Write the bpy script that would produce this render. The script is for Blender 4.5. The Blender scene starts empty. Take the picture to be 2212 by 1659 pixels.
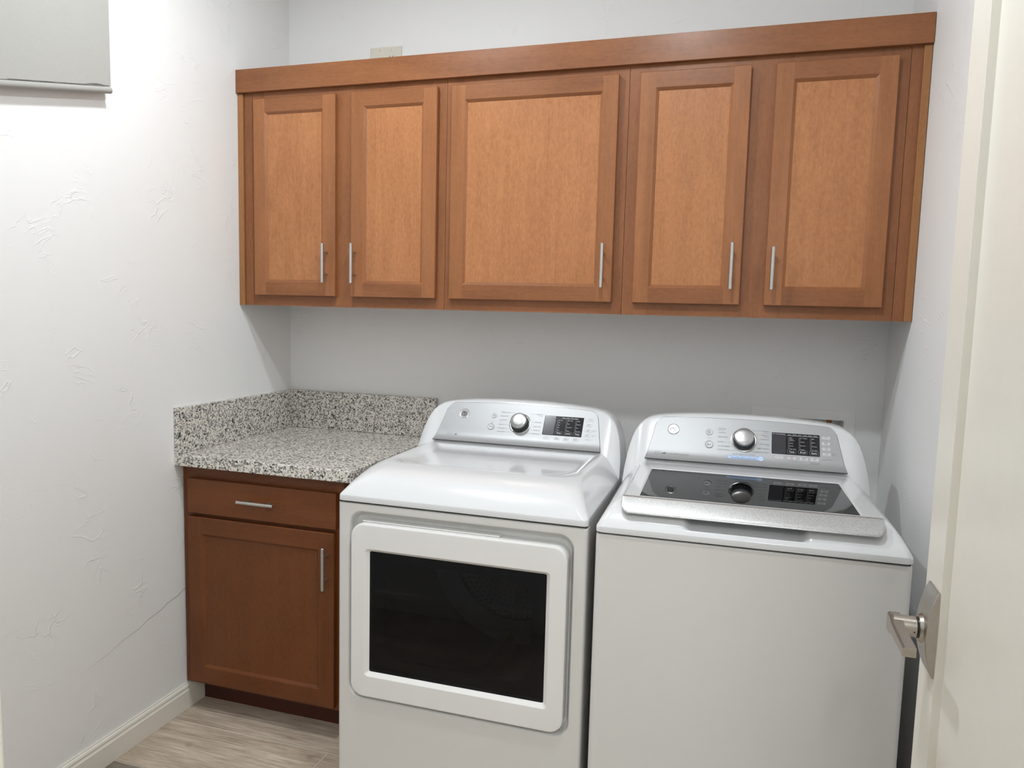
import bpy, bmesh, math, random
from mathutils import Vector, Matrix
random.seed(7)
S = bpy.context.scene
COL = S.collection
PI = math.pi

# ------------------------------------------------------------------ helpers
def link(o, parent=None):
    COL.objects.link(o)
    if parent is not None:
        o.parent = parent
    return o

def build(name, bm, mats, parent=None, smooth=False, angle=35):
    me = bpy.data.meshes.new(name)
    bm.normal_update()
    bm.to_mesh(me); bm.free()
    for m in (mats if isinstance(mats, (list, tuple)) else [mats]):
        me.materials.append(m)
    if smooth:
        for p in me.polygons: p.use_smooth = True
        me.set_sharp_from_angle(angle=math.radians(angle))
    o = link(bpy.data.objects.new(name, me), parent)
    if smooth:
        w_ = o.modifiers.new('weighted normals', 'WEIGHTED_NORMAL'); w_.keep_sharp = True; w_.weight = 60
    return o

def thing(name, label, cat, loc=(0, 0, 0), rz=0, group=None):
    o = bpy.data.objects.new(name, None); COL.objects.link(o)
    o.empty_display_size = .05
    o.location = loc; o.rotation_euler = (0, 0, rz)
    o['label'] = label; o['category'] = cat
    if group: o['group'] = group
    return o

def tag(o, label, cat, group=None):
    o['label'] = label; o['category'] = cat
    if group: o['group'] = group
    return o

def struct(o, label=None, cat=None):
    o['kind'] = 'structure'
    if label: o['label'] = label
    if cat: o['category'] = cat
    return o

def face(bm, pts, mat=0):
    f = bm.faces.new([bm.verts.new(p) for p in pts]); f.material_index = mat
    return f

def box(bm, x0, x1, y0, y1, z0, z1, mat=0, bev=0, seg=2):
    vs = [bm.verts.new((x, y, z)) for x in (x0, x1) for y in (y0, y1) for z in (z0, z1)]
    idx = [(0, 1, 3, 2), (4, 6, 7, 5), (0, 4, 5, 1), (2, 3, 7, 6), (0, 2, 6, 4), (1, 5, 7, 3)]
    fs = []
    for q in idx:
        f = bm.faces.new([vs[i] for i in q]); f.material_index = mat; fs.append(f)
    if bev > 0:
        es = list({e for f in fs for e in f.edges})
        bmesh.ops.bevel(bm, geom=es, offset=bev, segments=seg, profile=.5, affect='EDGES', clamp_overlap=True)
    return fs

def bridge(bm, loops, mat=0, cap0=False, cap1=False, closed=True):
    vl = [[bm.verts.new(p) for p in L] for L in loops]
    n = len(vl[0])
    for a, b in zip(vl[:-1], vl[1:]):
        for i in range(n if closed else n - 1):
            j = (i + 1) % n
            f = bm.faces.new((a[i], a[j], b[j], b[i])); f.material_index = mat
    if cap0:
        f = bm.faces.new(list(reversed(vl[0]))); f.material_index = mat
    if cap1:
        f = bm.faces.new(vl[-1]); f.material_index = mat
    return vl

def rr(x0, x1, z0, z1, r, n=6):
    """rounded rectangle as (a, b) pairs, counter-clockwise"""
    r = max(1e-4, min(r, (x1 - x0) / 2 - 1e-5, (z1 - z0) / 2 - 1e-5))
    out = []
    for cx, cz, a0 in ((x1 - r, z0 + r, -PI / 2), (x1 - r, z1 - r, 0), (x0 + r, z1 - r, PI / 2), (x0 + r, z0 + r, PI)):
        for k in range(n + 1):
            a = a0 + PI / 2 * k / n
            out.append((cx + r * math.cos(a), cz + r * math.sin(a)))
    return out

def xz(pts, y): return [(a, y, b) for a, b in pts]
def xy(pts, z): return [(a, b, z) for a, b in pts]

def circ(r, n=32):
    return [(r * math.cos(2 * PI * k / n), r * math.sin(2 * PI * k / n)) for k in range(n)]

def lathe(bm, prof, M=None, n=40, mat=0, cap=True):
    """prof: list of (r, h) turned about local +Z, then moved by M"""
    loops = []
    for r, h in prof:
        L = [Vector((a, b, h)) for a, b in circ(max(r, 1e-5), n)]
        loops.append([M @ p for p in L] if M is not None else L)
    bridge(bm, loops, mat, cap0=cap, cap1=cap)

def tube(bm, p, q, r, n=16, mat=0):
    p, q = Vector(p), Vector(q)
    d = (q - p); L = d.length
    M = Matrix.Translation(p) @ d.to_track_quat('Z', 'Y').to_matrix().to_4x4()
    b = min(r * .18, .001)
    lathe(bm, [(r - b, 0), (r, b), (r, L - b), (r - b, L)], M, n, mat)

# ------------------------------------------------------------------ materials
class NT:
    def __init__(self, name):
        self.m = bpy.data.materials.new(name); self.m.use_nodes = True
        self.t = self.m.node_tree; self.n = self.t.nodes
        self.b = self.n['Principled BSDF']; self.out = self.n['Material Output']
    def add(self, ty, **kw):
        o = self.n.new(ty)
        for k, v in kw.items():
            if hasattr(o, k) and k not in o.inputs: setattr(o, k, v)
            else: o.inputs[k].default_value = v
        return o
    def l(self, a, b): self.t.links.new(a, b)
    def ramp(self, src, stops, interp='LINEAR'):
        r = self.n.new('ShaderNodeValToRGB'); cr = r.color_ramp; cr.interpolation = interp
        while len(cr.elements) < len(stops): cr.elements.new(.5)
        for e, (p, c) in zip(cr.elements, stops):
            e.position = p; e.color = (*c, 1) if len(c) == 3 else c
        self.l(src, r.inputs['Fac']); return r
    def mix(self, fac, a, b, mode='MIX'):
        m = self.n.new('ShaderNodeMix'); m.data_type = 'RGBA'; m.blend_type = mode
        for v, s in ((fac, 0), (a, 6), (b, 7)):
            if hasattr(v, 'links'): self.l(v, m.inputs[s])
            elif s == 0: m.inputs[0].default_value = v
            else: m.inputs[s].default_value = (*v, 1)
        return m.outputs[2]
    def coords(self, scale=(1, 1, 1), rnd=True):
        tc = self.n.new('ShaderNodeTexCoord'); src = tc.outputs['Object']
        if rnd:
            oi = self.n.new('ShaderNodeObjectInfo')
            mu = self.n.new('ShaderNodeMath'); mu.operation = 'MULTIPLY'; mu.inputs[1].default_value = 37.0
            self.l(oi.outputs['Random'], mu.inputs[0])
            ad = self.n.new('ShaderNodeVectorMath'); ad.operation = 'ADD'
            self.l(src, ad.inputs[0]); self.l(mu.outputs[0], ad.inputs[1]); src = ad.outputs[0]
        self.src = src
        return self.map(scale)
    def map(self, scale, src=None):
        mp = self.n.new('ShaderNodeMapping'); mp.inputs['Scale'].default_value = scale
        self.l(src or self.src, mp.inputs['Vector']); return mp.outputs[0]
    def noise(self, vec, scale, detail=4, rough=.55, dist=0):
        t = self.n.new('ShaderNodeTexNoise'); t.inputs['Scale'].default_value = scale
        t.inputs['Detail'].default_value = detail; t.inputs['Roughness'].default_value = rough
        t.inputs['Distortion'].default_value = dist
        self.l(vec, t.inputs['Vector']); return t.outputs['Fac']
    def bump(self, h, strength, dist):
        b = self.n.new('ShaderNodeBump'); b.inputs['Strength'].default_value = strength
        b.inputs['Distance'].default_value = dist; self.l(h, b.inputs['Height'])
        self.l(b.outputs[0], self.b.inputs['Normal']); return b

def plain(name, col, rough=.5, metal=0, spec=.5, coat=0, coat_rough=.05, var=0.02, vs=30):
    k = NT(name)
    k.b.inputs['Roughness'].default_value = rough; k.b.inputs['Metallic'].default_value = metal
    k.b.inputs['Specular IOR Level'].default_value = spec
    k.b.inputs['Coat Weight'].default_value = coat; k.b.inputs['Coat Roughness'].default_value = coat_rough
    v = k.coords((1, 1, 1)); f = k.noise(v, vs, 3)
    r = k.ramp(f, [(.3, tuple(c * (1 - var) for c in col)), (.7, tuple(min(1, c * (1 + var)) for c in col))])
    k.l(r.outputs[0], k.b.inputs['Base Color'])
    return k.m

def wood(name, axis, dark, mid, light, rough=.36, blot=.55, fig=1.0, fleck=.25, streak=1.0):
    """axis: which way the grain runs"""
    k = NT(name)
    a = {'x': (1.1, 16, 16), 'z': (16, 16, 1.1)}[axis]
    f = {'x': (7, 190, 190), 'z': (190, 190, 7)}[axis]
    w = {'x': (.7, 5.5, 5.5), 'z': (5.5, 5.5, .7)}[axis]
    v = k.coords(a)
    n1 = k.noise(v, 1.6, 7, .62, .9 * fig)
    n2 = k.noise(k.map(f), 1.0, 3, .6)
    n3 = k.noise(k.map((3.2, 3.2, 3.2)), 1.0, 4, .6, .7)
    n4 = k.noise(k.map(w), 1.4, 3, .5, 1.6 * fig)
    c = k.mix(streak, mid, k.ramp(n1, [(.28, dark), (.5, mid), (.74, light)]).outputs[0])
    c = k.mix(blot, c, k.ramp(n3, [(.3, dark), (.52, mid), (.72, light)]).outputs[0])
    c = k.mix(.35, c, k.ramp(n4, [(.36, dark), (.5, mid), (.62, light)]).outputs[0])
    c = k.mix(.5, c, k.ramp(n2, [(.35, (.86, .84, .82)), (.62, (1.05, 1.05, 1.05))]).outputs[0], 'MULTIPLY')
    n5 = k.noise(k.map({'x': (60, 130, 130), 'z': (130, 130, 60)}[axis]), 1.0, 3, .7, .3)
    c = k.mix(fleck, c, k.ramp(n5, [(.34, dark), (.5, mid), (.66, light)]).outputs[0])
    k.l(c, k.b.inputs['Base Color'])
    k.b.inputs['Roughness'].default_value = rough
    k.b.inputs['Coat Weight'].default_value = .12; k.b.inputs['Coat Roughness'].default_value = .22; k.b.inputs['Specular IOR Level'].default_value = .3
    k.bump(n2, .10, .001)
    return k.m

WD, WM, WL = (.175, .064, .024), (.255, .098, .038), (.325, .130, .052)
PD, PM, PL = (.305, .120, .047), (.405, .170, .068), (.495, .217, .090)
wood_v = wood('cabinet maple upright grain', 'z', WD, WM, WL)
wood_s = wood('cabinet maple door stile', 'z', (.215, .082, .031), (.305, .121, .047), (.385, .158, .064), .36, .4, .8, .2)
wood_h = wood('cabinet maple level grain', 'x', WD, WM, WL)
wood_p = wood('cabinet maple veneer panel', 'z', PD, PM, PL, .38, .6, 2.2, .42, .55)
wood_edge = wood('raw maple strip', 'z', (.25, .11, .038), (.33, .15, .055), (.40, .19, .075), .5)
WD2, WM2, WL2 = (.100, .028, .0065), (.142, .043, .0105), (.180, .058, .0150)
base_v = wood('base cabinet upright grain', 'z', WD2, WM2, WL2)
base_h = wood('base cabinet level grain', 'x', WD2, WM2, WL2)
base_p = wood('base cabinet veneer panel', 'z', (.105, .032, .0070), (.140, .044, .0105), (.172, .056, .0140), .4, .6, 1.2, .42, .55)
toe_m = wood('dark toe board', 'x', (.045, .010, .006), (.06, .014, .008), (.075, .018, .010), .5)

def wall_mat(name, col, strength=.42):
    k = NT(name)
    v = k.coords((1, 1, 1), rnd=False)
    n1 = k.noise(k.map((1, 1, 1.6)), 5.2, 4, .5, 1.6)
    r1 = k.ramp(n1, [(.485, (0, 0, 0)), (.5, (1, 1, 1)), (.53, (0, 0, 0))])
    msk = k.ramp(k.noise(v, 6.5, 3, .6), [(.52, (0, 0, 0)), (.66, (1, 1, 1))])
    ridge = k.mix(1.0, r1.outputs[0], msk.outputs[0], 'MULTIPLY')
    n2 = k.noise(v, 22, 5, .65, .4)
    n3 = k.noise(v, 320, 2, .6)
    h = k.mix(.35, ridge, n2); h = k.mix(.06, h, n3)
    c = k.ramp(k.noise(v, 2.2, 3), [(.3, tuple(x * .985 for x in col)), (.7, col)])
    k.l(c.outputs[0], k.b.inputs['Base Color'])
    k.b.inputs['Roughness'].default_value = .55; k.b.inputs['Specular IOR Level'].default_value = .35
    k.bump(h, strength, .004)
    return k.m
WALLC = (.85, .855, .85)
wall_m = wall_mat('hand trowelled white wall', WALLC)
ceil_m = wall_mat('white ceiling', (.82, .82, .82), .2)
trim_m = plain('warm white trim paint', (.80, .775, .70), .32, var=.01)
door_m = plain('warm white door paint', (.78, .755, .685), .38, var=.01)
caulk_m = plain('white caulk', (.85, .85, .83), .5)

def granite():
    k = NT('speckled granite')
    v = k.coords((1, 1, 1), rnd=False)
    nz = k.n.new('ShaderNodeTexNoise'); nz.inputs['Scale'].default_value = 130; nz.inputs['Detail'].default_value = 3
    k.l(v, nz.inputs['Vector'])
    sb = k.n.new('ShaderNodeVectorMath'); sb.operation = 'MULTIPLY_ADD'
    k.l(nz.outputs['Color'], sb.inputs[0]); sb.inputs[1].default_value = (.012, .012, .012); k.l(v, sb.inputs[2])
    def vor(scale):
        t = k.n.new('ShaderNodeTexVoronoi'); t.inputs['Scale'].default_value = scale
        k.l(sb.outputs[0], t.inputs['Vector'])
        s = k.n.new('ShaderNodeSeparateColor'); k.l(t.outputs['Color'], s.inputs[0]); return s
    cream, pink, taupe, dark = (.72, .685, .62), (.60, .54, .48), (.26, .25, .24), (.04, .041, .044)
    a = vor(250); b = vor(150)
    c = k.ramp(a.outputs[0], [(0, cream), (.40, (.76, .73, .66)), (.52, pink), (.59, taupe), (.84, (.13, .125, .12)), (.94, dark)], 'CONSTANT')
    m = k.ramp(b.outputs[1], [(0, (0, 0, 0)), (.78, (1, 1, 1))], 'CONSTANT')
    c2 = k.mix(m.outputs[0], c.outputs[0], k.ramp(b.outputs[2], [(0, cream), (.45, taupe), (.85, dark)], 'CONSTANT').outputs[0])
    k.l(c2, k.b.inputs['Base Color'])
    k.b.inputs['Roughness'].default_value = .16
    return k.m
granite_m = granite()

def floor_mat():
    k = NT('wood look porcelain plank')
    at = k.n.new('ShaderNodeAttribute'); at.attribute_name = 'tone'
    v = k.coords((1, 1, 1), rnd=False)
    mu = k.n.new('ShaderNodeVectorMath'); mu.operation = 'SCALE'; mu.inputs['Scale'].default_value = 9.0
    k.l(at.outputs['Color'], mu.inputs[0])
    ad = k.n.new('ShaderNodeVectorMath'); ad.operation = 'ADD'; k.l(k.src, ad.inputs[0]); k.l(mu.outputs[0], ad.inputs[1])
    k.src = ad.outputs[0]
    n1 = k.noise(k.map((2.2, 26, 1)), 1.3, 8, .68, 1.2)
    n2 = k.noise(k.map((9, 150, 1)), 1.0, 4, .65, .4)
    n3 = k.noise(k.map((3, 6, 1)), 1.5, 4, .55, 1.0)
    kn = k.noise(k.map((5, 9, 1)), 1.2, 2, .5)
    c = k.ramp(n1, [(.25, (.20, .155, .118)), (.44, (.42, .345, .27)), (.58, (.58, .49, .395)), (.76, (.72, .625, .515))]).outputs[0]
    c = k.mix(.45, c, k.ramp(n3, [(.3, (.36, .295, .23)), (.7, (.66, .56, .455))]).outputs[0])
    c = k.mix(.7, c, k.ramp(n2, [(.3, (.62, .6, .58)), (.62, (1.12, 1.12, 1.12))]).outputs[0], 'MULTIPLY')
    c = k.mix(.8, c, k.ramp(kn, [(.20, (.40, .38, .36)), (.28, (1, 1, 1))]).outputs[0], 'MULTIPLY')
    s = k.n.new('ShaderNodeSeparateColor'); k.l(at.outputs['Color'], s.inputs[0])
    tn = k.ramp(s.outputs[0], [(0, (.45, .45, .46)), (.25, (.9, .9, .9)), (1, (1.12, 1.1, 1.08))])
    c = k.mix(1.0, c, tn.outputs[0], 'MULTIPLY')
    k.l(c, k.b.inputs['Base Color']); k.b.inputs['Roughness'].default_value = .42
    k.bump(n2, .15, .001)
    return k.m
floor_m = floor_mat()
grout_m = plain('pale grout', (.62, .56, .47), .8, var=.08, vs=80)

white_gloss = plain('glossy white plastic', (.65, .66, .67), .16, spec=.5, coat=.6, coat_rough=.04, var=.004)
white_enamel = plain('white enamelled steel', (.64, .635, .615), .28, spec=.5, coat=.25, coat_rough=.15, var=.004)
white_door = plain('white appliance door plastic', (.74, .735, .72), .30, spec=.5, coat=.2, coat_rough=.12, var=.004)
seam_m = plain('dark gap shadow and panel gasket', (.05, .05, .052), .6)  # dark grey for the panel gasket and the painted gap shadow below each top
nickel = plain('brushed nickel', (.56, .545, .52), .30, metal=1, var=.05, vs=200)
nickel_dk = plain('satin nickel lever', (.44, .41, .37), .30, metal=1, var=.05, vs=120)
chrome = plain('brushed chrome cap', (.40, .40, .40), .27, metal=1, var=.05, vs=150)
black_gl = plain('glossy black plastic', (.012, .012, .014), .18, coat=.3)
black_disp = plain('black display glass', (.006, .006, .008), .12, spec=.5, var=.0)
grey_disp = plain('dim grey display window', (.035, .037, .042), .16, spec=.6)
ink_m = plain('grey printed ink', (.13, .135, .145), .6)
ink_lt = plain('pale printed ink', (.62, .64, .66), .6)
ink_blue = plain('blue printed ink', (.10, .21, .47), .6)
pale_blue = plain('pale blue print', (.50, .62, .82), .5)
ink_red = plain('red printed outline', (.55, .18, .18), .6)
key_m = plain('white touch pad', (.56, .57, .575), .35)
badge_m = plain('silver badge rim', (.70, .71, .72), .18, metal=.9)
badge_dk = plain('dark badge centre', (.05, .05, .055), .3)
copper = plain('aged copper pipe', (.42, .17, .07), .35, metal=1, var=.15, vs=60)
pvc_m = plain('white plastic box', (.88, .88, .87), .45, var=.01)
almond = plain('almond cover plate', (.72, .69, .60), .4, var=.01)
slot_m = plain('dark slot', (.03, .028, .025), .6)
shade_m = plain('grey shade cloth', (.40, .395, .375), .85, spec=.2, var=.03, vs=260)
shade_bar = plain('grey hem cloth', (.36, .355, .335), .8, spec=.2, var=.03, vs=260)
inner_dark = plain('dark appliance interior', (.012, .013, .016), .5)
drum_m = plain('grey drum metal', (.66, .66, .66), .4)
bezel_in = plain('inner door bezel', (.05, .056, .066), .45)

def silver_panel():
    k = NT('silver control panel')
    v = k.coords((1, 1, 1)); f = k.noise(v, 900, 2)
    r = k.ramp(f, [(.35, (.36, .368, .374)), (.65, (.40, .408, .414))])
    k.l(r.outputs[0], k.b.inputs['Base Color'])
    k.b.inputs['Metallic'].default_value = .42; k.b.inputs['Roughness'].default_value = .42; k.b.inputs['Specular IOR Level'].default_value = .2
    return k.m
silver_m = silver_panel()

def flake():
    k = NT('silver flake handle strip')
    v = k.coords((1, 1, 1)); f = k.noise(v, 700, 2, .7)
    r = k.ramp(f, [(.3, (.34, .34, .34)), (.55, (.47, .47, .465)), (.72, (.78, .78, .78))])
    k.l(r.outputs[0], k.b.inputs['Base Color'])
    k.b.inputs['Metallic'].default_value = .7; k.b.inputs['Roughness'].default_value = .34
    k.bump(f, .25, .0006)
    return k.m
flake_m = flake()

def tinted(name, tint, rough=.02, ior=1.5):
    k = NT(name); k.n.remove(k.b)
    v = k.coords((1, 1, 1)); f = k.noise(v, 6, 2)
    rp = k.ramp(f, [(.3, tint), (.7, tuple(t * 1.03 for t in tint))])
    tr = k.n.new('ShaderNodeBsdfTransparent'); k.l(rp.outputs[0], tr.inputs[0])
    gl = k.n.new('ShaderNodeBsdfGlossy'); gl.inputs['Roughness'].default_value = rough
    fr = k.n.new('ShaderNodeFresnel'); fr.inputs['IOR'].default_value = ior
    mx = k.n.new('ShaderNodeMixShader')
    k.l(fr.outputs[0], mx.inputs[0]); k.l(tr.outputs[0], mx.inputs[1]); k.l(gl.outputs[0], mx.inputs[2])
    k.l(mx.outputs[0], k.out.inputs['Surface'])
    return k.m
glass_door = tinted('tinted dryer glass', (.36, .385, .42), ior=1.38)
glass_lid = tinted('smoked lid glass', (.30, .31, .33), ior=1.75)

def emit(name, col, st):
    k = NT(name); k.n.remove(k.b)
    e = k.n.new('ShaderNodeEmission'); e.inputs[0].default_value = (*col, 1); e.inputs[1].default_value = st
    k.l(e.outputs[0], k.out.inputs['Surface']); return k.m

# ------------------------------------------------------------------ room
RW, CH, FY = 2.2324, 2.74, -2.215     # room width, ceiling height, inner face of the front wall
JX, DX = 1.189, 2.083                 # doorway from JX to 2.095, door leaf face at DX

def wall_box(name, dims, mat=wall_m):
    bm = bmesh.new(); box(bm, *dims, bev=0)
    return struct(build(name, bm, mat))
wl = wall_box('wall_left', (-.11, 0, FY-.12, .11, 0, CH))
wall_box('wall_right', (RW, RW + .11, FY-.12, .11, 0, CH))

# back wall with the opening of the laundry outlet box
bm = bmesh.new()
bx0, bx1, bz0, bz1 = 1.8546, 2.1205, .862, 1.0665
for d in ((0, bx0, 0, .11, 0, CH), (bx1, RW, 0, .11, 0, CH), (bx0, bx1, 0, .11, 0, bz0), (bx0, bx1, 0, .11, bz1, CH)):
    box(bm, *d)
bmesh.ops.remove_doubles(bm, verts=bm.verts, dist=1e-6)
struct(build('wall_back', bm, wall_m))

# front wall with the doorway the picture is taken from
bm = bmesh.new()
box(bm, 0, JX - .02, FY - .12, FY, 0, CH); box(bm, 2.115, RW, FY - .12, FY, 0, CH)
box(bm, JX - .02, 2.115, FY - .12, FY, 2.06, CH)
struct(build('wall_front', bm, wall_m))
bm = bmesh.new()
box(bm, JX - .019, JX, FY - .125, FY + .002, 0, 2.04); box(bm, 2.097, 2.114, FY - .125, FY + .002, 0, 2.04)
box(bm, JX - .019, 2.114, FY - .125, FY + .002, 2.04, 2.059)
for y0, y1 in ((FY + .003, FY + .018), (FY - .138, FY - .1255)):
    box(bm, JX - .075, JX - .006, y0, y1, 0, 2.11, bev=.003)
    box(bm, JX - .0055, 2.16, y0, y1, 2.047, 2.11, bev=.003)
struct(build('trim_1', bm, trim_m), 'warm white door frame of the doorway the picture is taken from', 'door frame')

wall_box('wall_hall_far', (-.6, 3.6, -4.4, -4.29, 0, CH))
wall_box('wall_hall_left', (-.71, -.6, -4.4, FY-.12, 0, CH))
wall_box('wall_hall_right', (3.6, 3.71, -4.4, FY-.12, 0, CH))
wall_box('wall_hall_near_left', (-.6, -.11, FY-.12, FY, 0, CH))
wall_box('wall_hall_near_right', (RW + .11, 3.6, FY-.12, FY, 0, CH))
wall_box('ceiling', (-.71, 3.71, -4.4, .11, CH, CH + .1), ceil_m)

# floor: planks running left-right, pale grout
bm = bmesh.new()
box(bm, -.71, 3.71, -4.4, .11, -.06, -.0012, mat=1)
lay = bm.loops.layers.float_color.new('tone')
PWd, PLn, g = .2475, .915, .0022
row0 = -.7085
for r in range(-15, 4):
    y0, y1 = row0 + r * PWd, row0 + (r + 1) * PWd
    y0, y1 = max(y0, -4.39), min(y1, .10)
    if y1 - y0 < .02: continue
    off = {-1: .60, -2: .155, 0: .75}.get(r, (r * .37) % PLn)
    x = off - 2 * PLn
    while x < 3.7:
        a, b = max(x + g, -.70), min(x + PLn - g, 3.70)
        if b - a > .02:
            t = random.random() * .75 + .25
            if r == -2 and abs(b - .155) < .05: t = 0.0
            if r == -1 and a < .3 < b: t = .8
            if r == 0 and a < .2 < b: t = .55
            f = face(bm, [(a, y0 + g, 0), (b, y0 + g, 0), (b, y1 - g, 0), (a, y1 - g, 0)], 0)
            u = random.random()
            for lp in f.loops: lp[lay] = (t, u, random.Random(int(x * 1000) + r).random(), 1)
        x += PLn
struct(build('floor', bm, [floor_m, grout_m]))

# baseboards
def baseboard(name, pts_fn, a, b):
    prof = [(0, .0005), (.013, .0005), (.013, .0645), (.0105, .067), (.0095, .0715), (.0105, .0765), (.0085, .082), (.005, .0845), (.004, .0892), (0, .0892)]
    bm = bmesh.new()
    bridge(bm, [[pts_fn(d, z, t) for d, z in prof] for t in (a, b)], cap0=True, cap1=True)
    bmesh.ops.recalc_face_normals(bm, faces=bm.faces)
    return struct(build(name, bm, trim_m))
baseboard('baseboard_left', lambda d, z, t: (d + .0003, t, z), FY + .02, -.5575)
baseboard('baseboard_front', lambda d, z, t: (t, FY + d + .0003, z), .0135, JX - .076)
baseboard('baseboard_right', lambda d, z, t: (RW - d - .0003, t, z), FY + .02, -1.02)
baseboard('baseboard_hall', lambda d, z, t: (t, -4.2897 + d, z), -.59, 3.59)

# hairline crack in the left wall
bm = bmesh.new()
cr = [(-.630, .4265), (-.668, .412), (-.715, .404), (-.742, .391), (-.80, .381), (-.838, .366), (-.90, .356), (-.955, .339), (-1.02, .327), (-1.06, .318)]
for i, ((y0, z0), (y1, z1)) in enumerate(zip(cr[:-1], cr[1:])):
    w0, w1 = .0011 * (1 - i / 10), .0011 * (1 - (i + 1) / 10)
    face(bm, [(.0006, y0, z0 - w0), (.0006, y1, z1 - w1), (.0006, y1, z1 + w1), (.0006, y0, z0 + w0)])
crack = build('crack', bm, plain('hairline crack', (.36, .35, .33), .9), wl)

# ------------------------------------------------------------------ panelled cabinet fronts
def shaker(bm, x0, x1, z0, z1, yb, yf, fw, st=.009, dp=.007, m=(0, 1, 2)):
    """cabinet front: upright stiles, level rails, mitred inner moulding, flat panel; yf is the front"""
    r = .0018
    def L(i, y): return [(x0 + i, y, z0 + i), (x1 - i, y, z0 + i), (x1 - i, y, z1 - i), (x0 + i, y, z1 - i)]
    def quad_ring(A, B, ms):
        for i in range(4):
            j = (i + 1) % 4
            face(bm, [A[i], A[j], B[j], B[i]], ms[i])
    hv = (m[1], m[0], m[1], m[0])
    quad_ring(L(0, yb), L(0, yf + r), hv)
    quad_ring(L(0, yf + r), L(r, yf), hv)
    a, b, c, d = x0 + r, x1 - r, z0 + r, z1 - r
    xi, xj, zi, zj = x0 + fw, x1 - fw, z0 + fw, z1 - fw
    face(bm, [(a, yf, c), (xi, yf, c), (xi, yf, d), (a, yf, d)], m[0])
    face(bm, [(xj, yf, c), (b, yf, c), (b, yf, d), (xj, yf, d)], m[0])
    face(bm, [(xi, yf, c), (xj, yf, c), (xj, yf, zi), (xi, yf, zi)], m[1])
    face(bm, [(xi, yf, zj), (xj, yf, zj), (xj, yf, d), (xi, yf, d)], m[1])
    quad_ring(L(fw, yf), L(fw + st, yf + dp), hv)
    face(bm, L(fw + st, yf + dp), m[2])
    face(bm, list(reversed(L(0, yb))), m[0])

def bar_pull(parent, x, z, yf, length, vertical=True, cc=.076):
    bm = bmesh.new()
    so = .030
    if vertical:
        tube(bm, (x, yf - so, z - length / 2), (x, yf - so, z + length / 2), .0058, 20)
        for s in (-1, 1): tube(bm, (x, yf - .0002, z + s * cc / 2), (x, yf - so, z + s * cc / 2), .0042, 14)
    else:
        tube(bm, (x - length / 2, yf - so, z), (x + length / 2, yf - so, z), .0058, 20)
        for s in (-1, 1): tube(bm, (x + s * cc / 2, yf - .0002, z), (x + s * cc / 2, yf - so, z), .0042, 14)
    o = build('handle', bm, nickel, parent, smooth=True, angle=40)
    o['label'] = 'brushed nickel bar pull'
    return o

def face_frame(parent, x0, x1, z0, z1, yf, th, stiles, rails, mats):
    bm = bmesh.new()
    for a, b in stiles: box(bm, a, b, yf, yf + th, z0, z1, mat=0)
    ss = sorted(stiles)
    for (a, b), (c, d) in zip(ss[:-1], ss[1:]):
        for e, f in rails: box(bm, b + .0002, c - .0002, yf + .0001, yf + th, e, f, mat=1)
    return build('face_frame', bm, mats, parent)

UB, UT, UF = 1.3965, 2.158, -.317
def upper(x0, x1, label, doors, stiles):
    t = thing('wall_cabinet', label, 'cabinet', ((x0 + x1) / 2, -.16, UB), group='wall cabinets above the machines')
    ox, oy, oz = t.location
    bm = bmesh.new()
    box(bm, x0 + .0006 - ox, x1 - .0006 - ox, UF + .0195 - oy, -.001 - oy, .004, UT - UB - .001)
    build('carcass', bm, wood_v, t)
    face_frame(t, 0, 0, 0, UT - UB, UF - oy, .019, [(a - ox, b - ox) for a, b in stiles], [(.0, .052), (.685, UT - UB)], [wood_v, wood_h])
    for (a, b, hx, hz0, hz1) in doors:
        bm = bmesh.new()
        shaker(bm, a - ox, b - ox, 1.4335 - oz, 2.1245 - oz, UF - .0012 - oy, UF - .0195 - oy, .0475)
        d = build('door', bm, [wood_s, wood_h, wood_p], t)
        bar_pull(d, hx - ox, (hz0 + hz1) / 2 - oz, UF - .0195 - oy, hz1 - hz0)
    return t
cab_a = upper(.0585, .8105, 'two-door wall cabinet over the granite counter, its pair of bar pulls side by side', [(.0745, .4035, .3720, 1.4800, 1.6160), (.4650, .7820, .4835, 1.4795, 1.6160)],
      [(.0591, .108), (.372, .498), (.745, .8099)])
upper(.8105, 1.4095, 'single wide-door wall cabinet in the middle, above the dryer', [(.8320, 1.3790, 1.3508, 1.4780, 1.6145)],
      [(.8111, .87), (1.342, 1.4089)])
cab_c = upper(1.4095, 2.1810, 'two-door wall cabinet above the washing machine', [(1.4445, 1.7635, 1.7358, 1.4785, 1.6155), (1.8325, 2.1502, 1.8505, 1.4788, 1.6030)],
      [(1.4101, 1.49), (1.715, 1.878), (2.105, 2.1804)])

def filler(t, x0, x1, s0, s1, label):
    ox, oy, oz = t.location
    bm = bmesh.new(); box(bm, x0 - ox, x1 - ox, UF - .0005 - oy, UF + .018 - oy, 0, UT - UB - .001)
    f_ = build('filler_strip', bm, wood_v, t); f_['label'] = label
    bm = bmesh.new(); box(bm, s0 - ox, s1 - ox, UF - .0075 - oy, UF - .0007 - oy, 0, 2.149 - UB, bev=.0012)
    build('scribe_moulding', bm, wood_edge, f_)
filler(cab_a, .0010, .0580, .0010, .0228, 'narrow wooden filler strip between the wall cabinets and the blank left wall')
filler(cab_c, 2.1814, 2.2310, 2.2108, 2.2310, 'narrow wooden filler strip with rough grain edge against the right wall by the door')

bm = bmesh.new()
box(bm, .0008, RW - .0012, -.3345, -.3182, 2.1500, 2.2300, bev=.0012)
tag(build('crown_board', bm, wood_h), 'long flat wooden crown board running along the top of the wall cabinets', 'crown board')

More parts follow.
